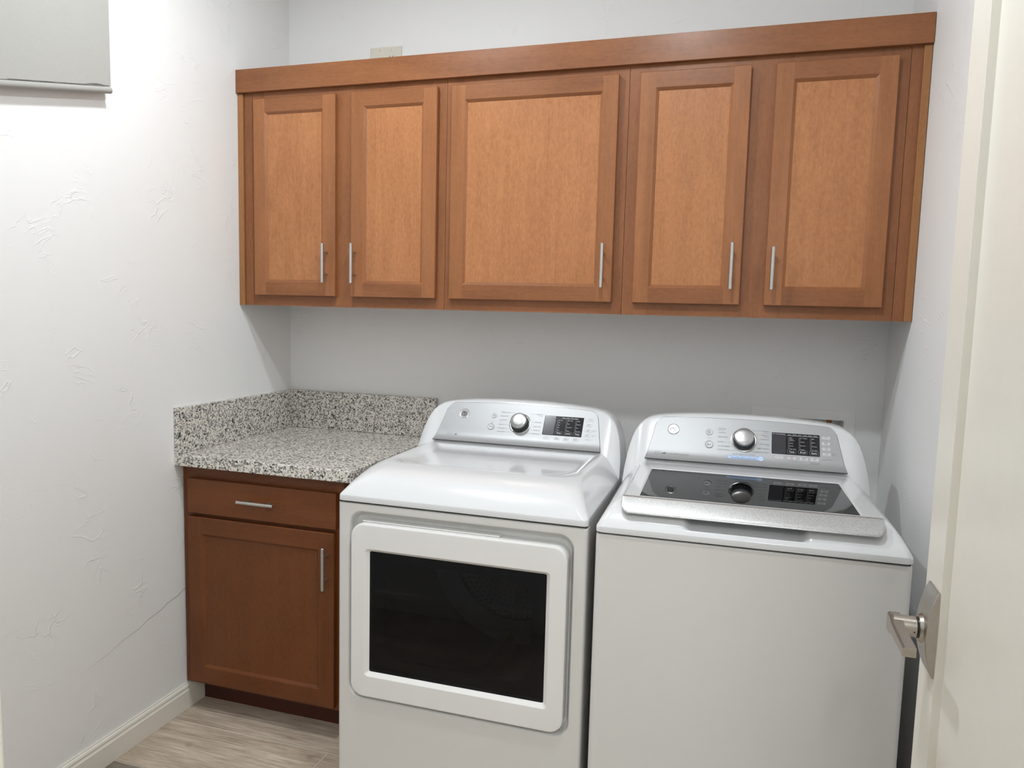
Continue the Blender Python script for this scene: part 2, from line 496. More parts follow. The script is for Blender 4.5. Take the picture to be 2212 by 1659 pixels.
# ------------------------------------------------------------------ base cabinet and counter
BF = -.632
t = thing('base_cabinet', 'dark wooden base cabinet with one drawer and one door under the granite counter', 'cabinet', (.31, -.32, 0))
ox, oy = .31, -.32
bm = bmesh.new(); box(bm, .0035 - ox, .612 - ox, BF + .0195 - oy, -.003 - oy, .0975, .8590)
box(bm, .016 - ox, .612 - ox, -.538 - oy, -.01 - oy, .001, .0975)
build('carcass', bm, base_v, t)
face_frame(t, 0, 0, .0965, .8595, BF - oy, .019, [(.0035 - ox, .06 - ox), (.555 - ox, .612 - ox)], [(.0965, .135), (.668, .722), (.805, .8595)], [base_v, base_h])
bm = bmesh.new(); box(bm, .0145 - ox, .612 - ox, -.5565 - oy, -.5385 - oy, .0008, .0970)
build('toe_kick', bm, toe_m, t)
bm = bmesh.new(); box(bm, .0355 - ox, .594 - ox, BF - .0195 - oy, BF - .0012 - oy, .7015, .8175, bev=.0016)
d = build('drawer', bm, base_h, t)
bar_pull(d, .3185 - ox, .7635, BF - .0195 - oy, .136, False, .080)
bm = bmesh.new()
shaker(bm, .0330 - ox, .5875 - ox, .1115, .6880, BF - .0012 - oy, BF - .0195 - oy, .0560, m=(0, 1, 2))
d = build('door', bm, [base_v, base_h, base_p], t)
bar_pull(d, .5655 - ox, .5805, BF - .0195 - oy, .137)

t = thing('granite_counter', 'grey speckled granite counter with low backsplash on the dark base cabinet', 'counter', (.33, -.33, .86))
ox, oy, oz = t.location
bm = bmesh.new(); box(bm, .001 - ox, .6605 - ox, -.6705 - oy, -.001 - oy, 0, .0390, bev=.003, seg=3)
build('slab', bm, granite_m, t, True)
bm = bmesh.new(); box(bm, .0012 - ox, .0205 - ox, -.6690 - oy, -.0212 - oy, .0394, .1927, bev=.0012)
build('side_splash', bm, granite_m, t)
bm = bmesh.new(); box(bm, .0012 - ox, .6600 - ox, -.0208 - oy, -.001 - oy, .0394, .1927, bev=.0012)
build('back_splash', bm, granite_m, t)
bm = bmesh.new()
box(bm, .0006 - ox, .0030 - ox, -.6690 - oy, -.002 - oy, .1928, .1950); box(bm, .0032 - ox, .6600 - ox, -.003 - oy, -.0006 - oy, .1928, .1942)
box(bm, .0004 - ox, .0012 - ox, -.6712 - oy, -.6692 - oy, .0000, .1950)
build('caulk', bm, caulk_m, t)

# ------------------------------------------------------------------ lettering on the control panels
EV = Vector((0, .065, .094)).normalized(); NV = Vector((0, -.094, .065)).normalized()
PY, PZ = .517, .993          # where the straight face of a console starts
def roll(v): return .0100 * (min(0, v - .004) / .035) ** 2      # the panel's foot curls forward
def P(x, v, n=0): return Vector((x, PY, PZ)) + EV * v + NV * (n + roll(v))
def PM(x, v, n=0):
    M = Matrix((Vector((1, 0, 0)), EV, NV)).transposed().to_4x4(); M.translation = P(x, v, n); return M
NF = .0022                    # front of the silver panel above that face

def text_into(bm, s, x, v, h, width=None, align='L', n=NF + .0003, mat=0, bold=0):
    cu = bpy.data.curves.new('lettering', 'FONT'); cu.body = s; cu.size = 1; cu.resolution_u = 2; cu.offset = bold
    ob = bpy.data.objects.new('lettering', cu); COL.objects.link(ob)
    me = bpy.data.meshes.new_from_object(ob)
    bpy.data.objects.remove(ob); bpy.data.curves.remove(cu)
    if not me.vertices: return
    xs = [p.co.x for p in me.vertices]; x0, x1 = min(xs), max(xs)
    ky = h / .70
    kx = (width / (x1 - x0)) if width else ky * .95
    W_ = (x1 - x0) * kx
    sx = {'L': 0, 'R': -W_, 'C': -W_ / 2}[align]
    vs = [bm.verts.new(P(x + sx + (p.co.x - x0) * kx, v + p.co.y * ky - h / 2, n)) for p in me.vertices]
    for p in me.polygons:
        try:
            f = bm.faces.new([vs[i] for i in p.vertices]); f.material_index = mat
        except ValueError: pass
    bpy.data.meshes.remove(me)

def prect(bm, x0, x1, v0, v1, n=NF + .0003, mat=0, r=0):
    pts = rr(x0, x1, v0, v1, r, 4) if r else [(x0, v0), (x1, v0), (x1, v1), (x0, v1)]
    face(bm, [P(a, b, n) for a, b in pts], mat)

def pslab(bm, x0, x1, v0, v1, n0, n1, r=.001, mat=0, e=.0005):
    bridge(bm, [[P(a, b, n0) for a, b in rr(x0, x1, v0, v1, r, 5)], [P(a, b, n1 - e) for a, b in rr(x0, x1, v0, v1, r, 5)],
                [P(a, b, n1) for a, b in rr(x0 + e, x1 - e, v0 + e, v1 - e, max(r - e, .0002), 5)]], mat, cap1=True)

def pring(bm, x0, x1, v0, v1, w, n=NF + .0003, mat=0, r=.0015):
    A = rr(x0, x1, v0, v1, r, 4); B = rr(x0 + w, x1 - w, v0 + w, v1 - w, max(r - w, .0002), 4)
    bridge(bm, [[P(a, b, n) for a, b in A], [P(a, b, n) for a, b in B]], mat)

def pcirc(bm, x, v, r0, r1, n, mat=0, seg=36):
    if r0 <= 0: face(bm, [P(x + a, v + b, n) for a, b in circ(r1, seg)], mat)
    else: bridge(bm, [[P(x + a, v + b, n) for a, b in circ(r1, seg)], [P(x + a, v + b, n) for a, b in circ(r0, seg)]], mat)

HW = .3415
def console(root):
    """white backguard: sloped face, arched rounded top"""
    key = [(0, 1.1050), (.08, 1.1040), (.16, 1.1005), (.22, 1.0955), (.25, 1.0915), (.272, 1.0865), (.29, 1.0775), (.304, 1.0650), (.315, 1.0490),
           (.323, 1.0300), (.330, 1.0050), (.335, .9780), (.339, .9480), (.3412, .9150), (HW, .8990)]
    xs = [-a for a, _ in reversed(key)][:-1] + [a for a, _ in key]
    H = [b for _, b in reversed(key)][:-1] + [b for _, b in key]
    def fy(z): return PY + (z - PZ) * .6915
    bm = bmesh.new(); loops = []
    for x, h in zip(xs, H):
        e = max(0, abs(x) - .285) / .0565
        push = .030 * e ** 2.2
        z0 = .884
        zs = [z0, min(.93, h - .012), min(.967, h - .010), min(1.01, h - .009), min(1.05, h - .0085), h - .008]
        zs = [max(z0, q) for q in zs]
        L = [(x, fy(q) + push, q) for q in zs]
        yt = fy(h - .008) + push
        L += [(x, yt + .004, h - .003), (x, yt + .012, h - .0005), (x, yt + .026, h)]
        yb = max(.648, yt + .034)
        L += [(x, yb - .006, h - .001), (x, yb, h - .008), (x, yb, z0)]
        loops.append(L)
    bridge(bm, loops, closed=False)
    for L in (loops[0], loops[-1]):
        face(bm, L)
    bmesh.ops.remove_doubles(bm, verts=bm.verts, dist=1e-5)
    bmesh.ops.recalc_face_normals(bm, faces=bm.faces)
    return build('backguard', bm, white_gloss, root, True, 50)

def panel_mesh(grow, lift, mat, name, parent):
    def vt(x):
        a = abs(x); r = .024
        v = .1205 - .0085 * (a / .25) ** 2
        dx = a - (.2525 - r)
        if dx > 0: v -= r - math.sqrt(max(0, r * r - min(dx, r) ** 2))
        return v + grow
    rows = [0, .04, .08, .13, .18, .24, .32, .5, .7, .85, .93, .97, 1]
    ss = [-1, -.985, -.965, -.94, -.92, -.9, -.8, -.6, -.4, -.2, 0, .2, .4, .6, .8, .9, .92, .94, .965, .985, 1]
    bm = bmesh.new(); grid = []
    v0 = -.0310 - grow
    for t_ in rows:
        row = []
        for s in ss:
            xt = s * (.2525 + grow)
            v = v0 + t_ * (vt(min(abs(xt), .2525)) - v0)
            tt = (v - v0) / (.12 - v0)
            x = s * (.2775 + grow - .0250 * min(1, max(0, (v - v0) / .135)))
            n = lift
            row.append(P(x, v, n))
        grid.append(row)
    bridge(bm, grid, closed=False)
    per = [g[0] for g in grid] + grid[-1][1:] + [g[-1] for g in reversed(grid[:-1])] + list(reversed(grid[0][1:-1]))
    bridge(bm, [[q - NV * .0022 for q in per], per])
    bmesh.ops.remove_doubles(bm, verts=bm.verts, dist=1e-6)
    bmesh.ops.recalc_face_normals(bm, faces=bm.faces)
    return build(name, bm, mat, parent, True, 40)

def knob(root, x, v, r):
    bm = bmesh.new(); M = PM(x, v, NF)
    lathe(bm, [(r * 1.19, .0002), (r * 1.19, .0014), (r * 1.12, .0020), (r * 1.10, .0012), (r * 1.02, .0010)], M, 48, 0, cap=False)
    lathe(bm, [(r * 1.02, .0009), (r * 1.02, .006), (r * .96, .012), (r * .90, .018), (r * .80, .0215)], M, 48, 1)
    k = build('knob', bm, [chrome, black_gl], root, True, 40)
    bm = bmesh.new()
    lathe(bm, [(r * .90, .0185), (r * .91, .0225), (r * .885, .0255), (r * .82, .0272), (r * .5, .0280), (.0005, .0283)], M, 48)
    c = build('knob_cap', bm, chrome, k, True, 60); c['label'] = 'brushed chrome cap'
    return k

def badge(panel, x, v, r, glint=False):
    bm = bmesh.new(); M = PM(x, v, NF)
    lathe(bm, [(r, 0), (r, .0012), (r * .93, .0018), (r * .84, .0016), (r * .80, .0012), (.0003, .0012)], M, 48, 0)
    n = NF + .0015
    for a in range(4):
        q = PI / 4 + a * PI / 2
        pcirc(bm, x + r * .30 * math.cos(q), v + r * .30 * math.sin(q), 0, r * .33, n + .00002 * a, 1, 24)
    # script strokes of the monogram
    def stroke(pts, w):
        for (a0, b0), (a1, b1) in zip(pts[:-1], pts[1:]):
            d = Vector((a1 - a0, b1 - b0)).normalized() * w; o = Vector((-d.y, d.x))
            face(bm, [P(x + r * a0 + o.x, v + r * b0 + o.y, n + .0002), P(x + r * a0 - o.x, v + r * b0 - o.y, n + .0002),
                      P(x + r * a1 - o.x, v + r * b1 - o.y, n + .0002), P(x + r * a1 + o.x, v + r * b1 + o.y, n + .0002)], 0)
    w = r * .045
    g = [(-.10 + .22 * math.cos(t_), .18 + .22 * math.sin(t_)) for t_ in [i * PI / 8 for i in range(2, 15)]]
    stroke(g + [(-.02, .02), (-.08, -.30), (-.26, -.40), (-.40, -.26), (-.26, -.12), (-.05, -.10)], w)
    e_ = [(.50, .36), (.36, .48), (.20, .36), (.28, .14), (.40, .06), (.22, -.02), (.12, -.24), (.26, -.42), (.44, -.36), (.50, -.20)]
    stroke(e_, w)
    return build('badge', bm, [badge_m, badge_dk], panel, True, 30)

def round_button(panel, x, v, r, kind):
    bm = bmesh.new(); M = PM(x, v, NF)
    lathe(bm, [(r, .0002), (r, .0014), (r * .92, .0018), (r * .80, .0010), (r * .55, .0007), (.0003, .0006)], M, 40, 0)
    n = NF + .0022
    if kind == 'power':
        bridge(bm, [[P(x + r * .40 * math.cos(a), v + r * .40 * math.sin(a), n) for a in [PI * .68 + i * PI * 1.64 / 16 for i in range(17)]],
                    [P(x + r * .30 * math.cos(a), v + r * .30 * math.sin(a), n) for a in [PI * .68 + i * PI * 1.64 / 16 for i in range(17)]]], 1, closed=False)
        prect(bm, x - r * .05, x + r * .05, v + r * .08, v + r * .46, n, 1)
    else:
        pcirc(bm, x, v, r * .93, r * 1.0, n - .0002, 1)
        face(bm, [P(x - r * .42, v - r * .22, n), P(x - r * .08, v, n), P(x - r * .42, v + r * .22, n)], 2)
        for q in (.14, .34): prect(bm, x + r * q, x + r * (q + .1), v - r * .2, v + r * .2, n, 1)
    o = build(kind + '_button', bm, [key_m, ink_m, black_gl], panel, True, 40)
    return o

def display(panel, x0, x1, v0, v1, split, head, cols, hdr):
    bm = bmesh.new()
    pslab(bm, x0, x1, v0, v1, NF - .0005, NF + .0010, r=.0015, mat=0)
    n = NF + .0013
    prect(bm, x0 + .0015, split, v0 + .0012, v1 - .0012, n, 1)
    text_into(bm, 'Est. Time Remaining', x0 + .003, v1 - .0045, .0027, split - x0 - .005, 'L', n + .0002, 2, .004)
    hx0, hx1, words = hdr
    stp = (hx1 - hx0) / len(words)
    for i, w in enumerate(words):
        text_into(bm, w, hx0 + stp * (i + .5), v1 - .0042, .0022, stp * .62, 'C', n, 2)
    prect(bm, hx0, hx1, v1 - .0083, v1 - .0066, n, 3)
    for cx, items, box_t in cols:
        t0, b0 = v1 - .0140, v1 - .0500
        pring(bm, cx - .0016, cx + .0016, b0 - .001, t0 + .001, .00045, n, 3, .0012)
        for lab, fr in items:
            text_into(bm, lab, cx + .0030, t0 + (b0 - t0) * fr, .0026, min(.0195, .0019 * len(lab) + .001), 'L', n, 2, .004)
        pring(bm, cx - .0040, cx + .0205, v0 + .0035, v0 + .0145, .00045, n, 3, .002)
        text_into(bm, box_t, cx + .0083, v0 + .0090, .0048, min(.0150, .0037 * len(box_t)), 'C', n, 2, .012)
    return build('display', bm, [black_disp, grey_disp, ink_lt, plain('grey display mark', (.36, .37, .38), .6)], panel)

def pads(panel, spots, red=None):
    for i, (x, v, lines, w) in enumerate(spots):
        bm = bmesh.new()
        pslab(bm, x - w / 2, x + w / 2, v - .0052, v + .0052, NF - .0003, NF + .0007, r=.002, mat=0)
        if red == i: pring(bm, x - w / 2, x + w / 2, v - .0056, v + .0056, .0006, NF + .0010, 2, .0018)
        prect(bm, x - w * .2, x + w * .2, v + .0036, v + .0042, NF + .0010, 1)
        for q, s in enumerate(lines):
            dv = 0 if len(lines) == 1 else (.0012 - .0028 * q)
            text_into(bm, s, x, v + dv, .0021, min(w * .72, .0019 * len(s)), 'C', NF + .0010, 1)
        build('touch_pad', bm, [key_m, ink_m, ink_red], panel)

# ------------------------------------------------------------------ dryer
DXC, DYF = 1.1010, -.92
dry = thing('dryer', 'white front-loading clothes dryer with a dark glass door beside the granite counter', 'dryer', (DXC, DYF, 0))
# cabinet sides and back
bm = bmesh.new()
box(bm, -HW + .003, HW - .003, .022, .645, .03, .876, bev=.004)
# open the front of the body where the drum sits
fr = [f for f in bm.faces if f.normal.y < -.9 and f.calc_area() > .3]
bmesh.ops.delete(bm, geom=fr, context='FACES')
build('body', bm, white_enamel, dry, True, 30)
# front panel with the recess for the door
bm = bmesh.new()
n = 8
def fp(i, y, r=.012): return xz(rr(-HW + i, HW - i, .035 + i, .8765 - i * .3, r, n), y)
def rc(x, z0, z1, r, y): return xz(rr(-x, x, z0, z1, r, n), y)
bridge(bm, [fp(0, .028, .002), fp(0, .010, .002), fp(.0015, .004, .002), fp(.005, .0010, .004), fp(.010, 0, .004)], 0)
bridge(bm, [fp(.010, 0, .004), rc(.3115, .330, .8590, .042, 0), rc(.3090, .332, .8565, .040, .0012), rc(.3070, .334, .8545, .039, .0045),
            rc(.3050, .336, .8510, .037, .016), rc(.3030, .338, .8465, .034, .0250), rc(.2970, .344, .8390, .030, .0310), rc(.262, .40, .768, .02, .0315)], 0)
bmesh.ops.remove_doubles(bm, verts=bm.verts, dist=1e-6)
bmesh.ops.recalc_face_normals(bm, faces=bm.faces)
build('front_panel', bm, white_enamel, dry, True, 40)
# door
bm = bmesh.new()
y0 = -.0135
loops = [rc(.290, .352, .820, .030, .0300), rc(.2955, .3475, .8260, .036, .0270), rc(.2965, .3465, .8270, .037, y0 + .006), rc(.2950, .348, .8255, .036, y0 + .002), rc(.2910, .352, .8215, .033, y0),
         rc(.2550, .4055, .7610, .011, y0), rc(.2535, .4070, .7595, .010, y0 + .0008), rc(.2450, .4160, .7530, .006, y0 + .0085), rc(.2435, .4175, .7520, .005, y0 + .0095), rc(.2435, .4175, .7520, .005, .0195)]
bridge(bm, loops, 0)
bmesh.ops.recalc_face_normals(bm, faces=bm.faces)
dd = build('door', bm, white_door, dry, True, 32)
bm = bmesh.new(); box(bm, -.272, .115, .006, .0260, .8265, .8310, bev=.0025)
o = build('door_liner', bm, white_door, dd, True)
bm = bmesh.new(); box(bm, -.2434, .2434, y0 + .0092, y0 + .0112, .4176, .7519)
o = build('door_glass', bm, glass_door, dd); o['label'] = 'dark tinted glass'
# inner bezel behind the glass, rounded opening
bm = bmesh.new()
def rc2(x0, x1, z0, z1, r, y): return xz(rr(x0, x1, z0, z1, r, 10), y)
bridge(bm, [rc2(-.2433, .2433, .418, .7515, .004, .0100), rc2(-.207, .205, .452, .722, .055, .0105), rc2(-.200, .198, .459, .715, .050, .030)], 0)
build('inner_bezel', bm, bezel_in, dd, True, 40)
# drum seen through the glass
bm = bmesh.new()
M = Matrix.Translation((0, .06, .585)) @ Matrix.Rotation(-PI / 2, 4, 'X')
lathe(bm, [(.275, 0), (.300, .03), (.300, .50)], M, 64, 0, cap=False)
for q in range(3):
    a = q * 2 * PI / 3 + .5
    c, s = math.cos(a), math.sin(a)
    bridge(bm, [[(c * rr_ - s * w_, .10 + yy, .585 + s * rr_ + c * w_) for rr_, w_ in ((.299, -.03), (.24, -.008), (.24, .008), (.299, .03))] for yy in (0, .42)], 0, True, True)
build('drum', bm, plain('dark drum wall', (.10, .10, .102), .4), dry, True, 40)
bm = bmesh.new()
lathe(bm, [(.300, .500), (.212, .486)], M, 64, 0, cap=False)
lathe(bm, [(.212, .486), (.208, .480), (.203, .487)], M, 64, 1, cap=False)
lathe(bm, [(.203, .487), (.0005, .487)], M, 64, 2, cap=False)
for i in range(11):
    rad = .03 + i * .017
    cnt = max(6, int(2 * PI * rad / .019))
    for k_ in range(cnt):
        a = 2 * PI * k_ / cnt + i * .4
        lathe(bm, [(.0052, .4862), (.0002, .4858)], M @ Matrix.Translation((rad * math.cos(a), rad * math.sin(a), 0)), 8, 1, cap=False)
build('drum_back', bm, [drum_m, inner_dark, plain('perforated drum plate', (.36, .36, .36), .35)], dry, True, 40)

def deck(root, name, rows, y1=.640):
    """appliance top: rounded rectangular loops (z, side inset, front inset, corner radius, back inset)"""
    bm = bmesh.new(); loops = []
    for z, a, b, r, c in rows:
        loops.append(xy(rr(-HW + a, HW - a, -.003 + b, y1 - c, r, 7), z))
    bridge(bm, loops, 0, cap0=True, cap1=True)
    bmesh.ops.recalc_face_normals(bm, faces=bm.faces)
    return build(name, bm, white_gloss, root, True, 50)
deck(dry, 'top', [(.8815, .0010, .0010, .012, 0), (.8825, 0, 0, .013, 0), (.8950, .0005, .0005, .013, 0), (.8985, .0015, .0025, .015, 0), (.9080, .0070, .0110, .022, 0), (.9250, .0180, .0260, .030, 0),
                  (.9420, .0300, .0470, .040, 0), (.9550, .0410, .0750, .048, .0), (.9620, .0490, .1040, .055, .0), (.9655, .0560, .1300, .062, .001), (.9660, .0640, .1500, .068, .003),
                  (.9635, .0740, .1660, .075, .006), (.9580, .0840, .1800, .085, .010), (.9540, .0940, .1940, .095, .014), (.9525, .1080, .2140, .105, .018)])
bm = bmesh.new(); box(bm, -HW + .004, HW - .004, .0035, .63, .8766, .8814)
build('top_gap_shadow', bm, seam_m, dry)  # dark strip painting in the shadow of the gap below the top
console(dry)
cp = panel_mesh(0, NF, silver_m, 'control_panel', dry)
panel_mesh(.0014, NF - .0012, seam_m, 'panel_gasket', dry)
badge(cp, -.1916, .0735, .0172)
round_button(cp, -.0883, .0733, .0088, 'power'); round_button(cp, -.0907, .0322, .0105, 'start')
knob(dry, .0050, .0500, .0300)
bm = bmesh.new()
for s, v, w in (('MIXED LOAD', .0882, .0315), ('DELICATES', .0740, .027), ('COTTONS', .0600, .024), ('JEANS', .0435, .0155), ('CASUALS', .0300, .0232), ('QUICK DRY', .0177, .0275)):
    text_into(bm, s, -.0655 - (.0015 if v < .035 else 0), v, .0034, w)
text_into(bm, 'Normal', -.0645, .0548, .0022, .0105)
for s, v, w in (('TOWELS', .0875, .0208), ('SANITIZE', .0592, .0212), ('AIR FLUFF', .0440, .0244), ('WARM UP', .0304, .0235), ('TIMED DRY', .0180, .027)):
    text_into(bm, s, .0750, v, .0034, w, 'R')
text_into(bm, 'Sheets', .0750, .0818, .0022, .010, 'R')
for v, a, b in ((.0882, -.0300, -.022), (.0437, -.046, -.033), (.0300, -.040, -.031), (.0177, -.036, -.022)): prect(bm, a, b, v - .0002, v + .0002)
for v, a, b in ((.0875, .034, .050), (.0592, .043, .050), (.0304, .043, .047), (.0180, .030, .044)): prect(bm, a, b, v - .0002, v + .0002)
prect(bm, -.0925, -.0845, .0517, .0523); prect(bm, -.0925, -.0875, .0448, .0456)
pring(bm, -.2345, -.2185, -.0105, .0005, .0005); prect(bm, -.232, -.221, -.0054, -.0046)
face(bm, [P(-.2055 + a * .0050, -.0042 + b * .0030, NF + .0003) for a, b in ((-1, -.6), (-.2, -.8), (1, -.3), (.8, .5), (.1, 1), (-.3, .5), (-.9, .2))])
text_into(bm, 'sensor dry', -.2125, -.0100, .0022, .0145)
text_into(bm, 'Wrinkle', .2440, .0440, .0020, .0105); text_into(bm, 'Care', .2440, .0405, .0020, .006)
text_into(bm, 'Hold to', .2440, .0272, .0020, .0105); text_into(bm, 'Save', .2440, .0238, .0020, .006)
text_into(bm, 'Lock Controls', .2230, .0108, .0021, .0195)
prect(bm, .1640, .1645, -.0030, -.0010); prect(bm, .1915, .1920, -.0030, -.0010); prect(bm, .1640, .1680, -.0030, -.0026); prect(bm, .1880, .1920, -.0030, -.0026)
text_into(bm, 'Options', .1780, -.0030, .0020, .0150, 'C')
build('lettering', bm, ink_m, cp)
display(cp, .0835, .2112, .0180, .0864, .1205, 'Est. Time Remaining',
        [(.1283, [('60 min', 0), ('50', .25), ('40', .5), ('30', .75), ('20', 1)], 'Time'), (.1580, [('More Dry', 0), ('Dry', .33), ('Less Dry', .66), ('Damp', 1)], 'Level'),
         (.1880, [('High', 0), ('Medium', .33), ('Low', .66), ('No Heat', 1)], 'Temp')], (.1396, .1942, ['Damp', 'Drying', 'Cooling', 'Done']))
pads(cp, [(.0992, .0073, ['eDry'], .0205), (.1331, .0068, ['Reduce', 'Static'], .0205), (.1632, .0065, ['Extend', 'Tumble'], .0205), (.1939, .0069, ['Wrinkle', 'Care'], .0225),
          (.2303, .0789, ['Sound'], .0235), (.2293, .0609, ['Delay', 'Dry'], .0235), (.2295, .0422, ['Drum', 'Light'], .0225), (.2293, .0257, ['My', 'Cycle'], .0215)])

# ------------------------------------------------------------------ washer
WXC, WYF = 1.8075, -.944
was = thing('washing_machine', 'white top-loading washing machine with a smoked glass lid next to the open door', 'washing machine', (WXC, WYF, 0), math.radians(1.15))
bm = bmesh.new()
def sq(i, z): return xy(rr(-HW + i, HW - i, i, .645 - i, .014, 6), z)
bridge(bm, [sq(.002, .03), sq(0, .034), sq(0, .872), sq(.0015, .8770), sq(.004, .8785)], 0, True, True)
build('body', bm, white_enamel, was, True, 40)
bm = bmesh.new(); box(bm, -HW + .005, HW - .005, .004, .63, .8786, .8825)
build('top_gap_shadow', bm, seam_m, was)  # painted gap shadow between body and top, as a dark strip

# deck as a height field with a grip notch at the front and a well for the lid
def sst(a, b, x):
    t_ = min(1, max(0, (x - a) / (b - a))); return t_ * t_ * (3 - 2 * t_)
NX, NY = 132, 96
def deck_w(u, w):
    # u -1..1 across, w 0..1 front to back -> point
    R = .016
    x = u * HW; y = -.004 + w * .645
    d_side = HW - abs(x); d_front = y + .004
    zs = .8950 + .0620 * (1 - (1 - min(1, d_side / .048)) ** 1.6)
    zf = .8960 + .0610 * (1 - (1 - min(1, d_front / .105)) ** 2.3)
    z = min(zs, zf) - .004 * (1 - sst(0, .02, abs(zs - zf)))
    # lid well
    ins = max(abs(x) - .2905, .010 - y)
    well = .9400 if y > .03 else .9400
    if abs(x) < .2905 and y > .034: z = min(z, .9400 + (z - .9400) * sst(-.006, .0, ins))
    # grip notch under the handle strip: wide at its top, narrower below
    hw_n = .139
    t_ = sst(hw_n + .003, hw_n - .022, abs(x + .003))
    if t_ > 0:
        fl = .9000 + .40 * max(0, y - .006)
        if y > .003: z = z + (min(z, fl) - z) * t_ * sst(.0035, .0090, y)
    return x, y, z
us = sorted(set([-1 + 2 * i / NX for i in range(NX + 1)] + [s * (1 - q) for s in (-1, 1) for q in (.004, .008, .02)] + [s * .2905 / HW for s in (-1, 1)] + [s * .2855 / HW for s in (-1, 1)]))
ws = sorted(set([(i / NY) ** 1.35 for i in range(NY + 1)] + [.002, .004, .007, .010, .013, .016, .019, .022, .026]))
bm = bmesh.new(); rows = []
for w in ws:
    row = []
    for u in us:
        x, y, z = deck_w(u, w)
        cr_ = .016
        dx = abs(x) - (HW - cr_); dy = cr_ - (y + .004)
        if dx > 0 and dy > 0:
            L_ = math.hypot(dx, dy)
            m_ = max(dx, dy)
            k_ = m_ / L_ if L_ > 0 else 1
            x = math.copysign(HW - cr_ + dx * k_, x); y = -.004 + cr_ - dy * k_
        row.append(Vector((x, y, z)))
    rows.append(row)
bridge(bm, rows, closed=False)
per = [r_[0] for r_ in rows] + rows[-1][1:] + [r_[-1] for r_ in reversed(rows[:-1])] + list(reversed(rows[0][1:-1]))
bridge(bm, [per, [Vector((p.x, p.y, .8835)) for p in per], [Vector((p.x * .996, .32 + (p.y - .32) * .996, .8826)) for p in per]])
bmesh.ops.remove_doubles(bm, verts=bm.verts, dist=1e-6)
bmesh.ops.recalc_face_normals(bm, faces=bm.faces)
build('top', bm, white_gloss, was, True, 60)

# lid
bm = bmesh.new()
lz = .9640
def ll(i, z, r): return xy(rr(-.2850 + i, .2850 - i, .0440 + i * .2, .4860 - i, r, 6), z)
G0, G1, GY0, GY1 = -.2480, .2430, .0660, .3960
def gl_(i, z): return xy(rr(G0 - i, G1 + i, GY0 - i, GY1 + i, .006, 6), z)
bridge(bm, [ll(.001, .9412, .008), ll(0, .9425, .008), ll(0, lz - .003, .008), ll(.003, lz, .008), gl_(.006, lz), gl_(.0030, lz - .0004), gl_(0, lz - .0022), gl_(0, .9440)], 0)
bmesh.ops.recalc_face_normals(bm, faces=bm.faces)
lid = build('lid', bm, white_gloss, was, True, 40)
bm = bmesh.new(); box(bm, G0 + .0003, G1 - .0003, GY0 + .0003, GY1 - .0003, lz - .0046, lz - .0020)
o = build('lid_glass', bm, glass_lid, lid); o['label'] = 'smoked grey glass'
# silver handle strip along the front edge of the lid
bm = bmesh.new()
prof = [(.0490, .9655), (.0440, .9660), (.0385, .9640), (.0120, .9430), (.0065, .9375), (.0050, .9340), (.0070, .9318), (.0130, .9315), (.0430, .9415)]
strips = []
for x in [-.2850, -.2845, -.2830, -.280, -.275, -.268] + [-.24 + .04 * i for i in range(13)] + [.268, .275, .280, .2830, .2845, .2850]:
    a = abs(x); q = max(0, (a - .268) / .017)
    k_ = 1 - math.sqrt(max(0, 1 - q * q))
    L = []
    for y, z in prof:
        lift = k_ * .55 * max(0, min(1, (.030 - y) / .025))
        L.append((x, y + lift * (.040 - y), z + lift * (.960 - z)))
    strips.append(L)
bridge(bm, strips, 0, cap0=True, cap1=True, closed=True)
bmesh.ops.recalc_face_normals(bm, faces=bm.faces)
o = build('handle_strip', bm, flake_m, lid, True, 45); o['label'] = 'silver flecked grip strip'
# tub ring under the glass
bm = bmesh.new()
bridge(bm, [xy(rr(-.282, .282, .050, .480, .01, 6), .9405), xy(rr(-.225, .222, .085, .378, .06, 6), .9405), xy(rr(-.205, .202, .105, .360, .06, 6), .9405)], 0)
bridge(bm, [xy(rr(-.205, .202, .105, .360, .06, 6), .9405), xy(rr(-.20, .197, .108, .357, .06, 6), .905)], 1, cap1=True)
build('tub_ring', bm, [plain('pale grey tub cover', (.42, .43, .44), .4), inner_dark], was, True, 40)
console(was)
cp = panel_mesh(0, NF, silver_m, 'control_panel', was)
panel_mesh(.0014, NF - .0012, seam_m, 'panel_gasket', was)
wx = .0095      # the print sits this far right of its measured place once the machine is turned
badge(cp, -.2117 + wx, .0735, .0176)
round_button(cp, -.1068 + wx, .0725, .0105, 'power'); round_button(cp, -.1053 + wx, .0313, .0115, 'start')
knob(was, -.0075 + wx, .0525, .0310)
bm = bmesh.new()
for s, v, w in (('COLORS', .0860, .0212), ('WHITES', .0730, .0198), ('DELICATES', .0588, .0273), ('JEANS', .0429, .0162), ('ACTIVE WEAR', .0292, .0340), ('QUICK WASH', .0176, .0335)):
    text_into(bm, s, -.0805 + wx, v, .0036, w)
text_into(bm, 'Normal', -.0802 + wx, .0807, .0022, .0125)
for s, v, w in (('TOWELS', .0860, .0216), ('BULKY', .0728, .0180), ('CASUALS', .0597, .0240), ('SANITIZE', .0441, .0240), ('DEEP CLEAN', .0298, .0335), ('DRAIN & SPIN', .0176, .0370)):
    text_into(bm, s, .0624 + wx, v, .0036, w, 'R')
for s, v in (('Sheets', .0807), ('Bedding', .0678), ('with Oxi', .0392)): text_into(bm, s, .0624 + wx, v, .0022, .0125, 'R')
for v, a, b in ((.0860, .016, .038), (.0728, .028, .042), (.0597, .030, .036), (.0441, .030, .036), (.0176, .012, .023)): prect(bm, a + wx, b + wx, v - .0002, v + .0002)
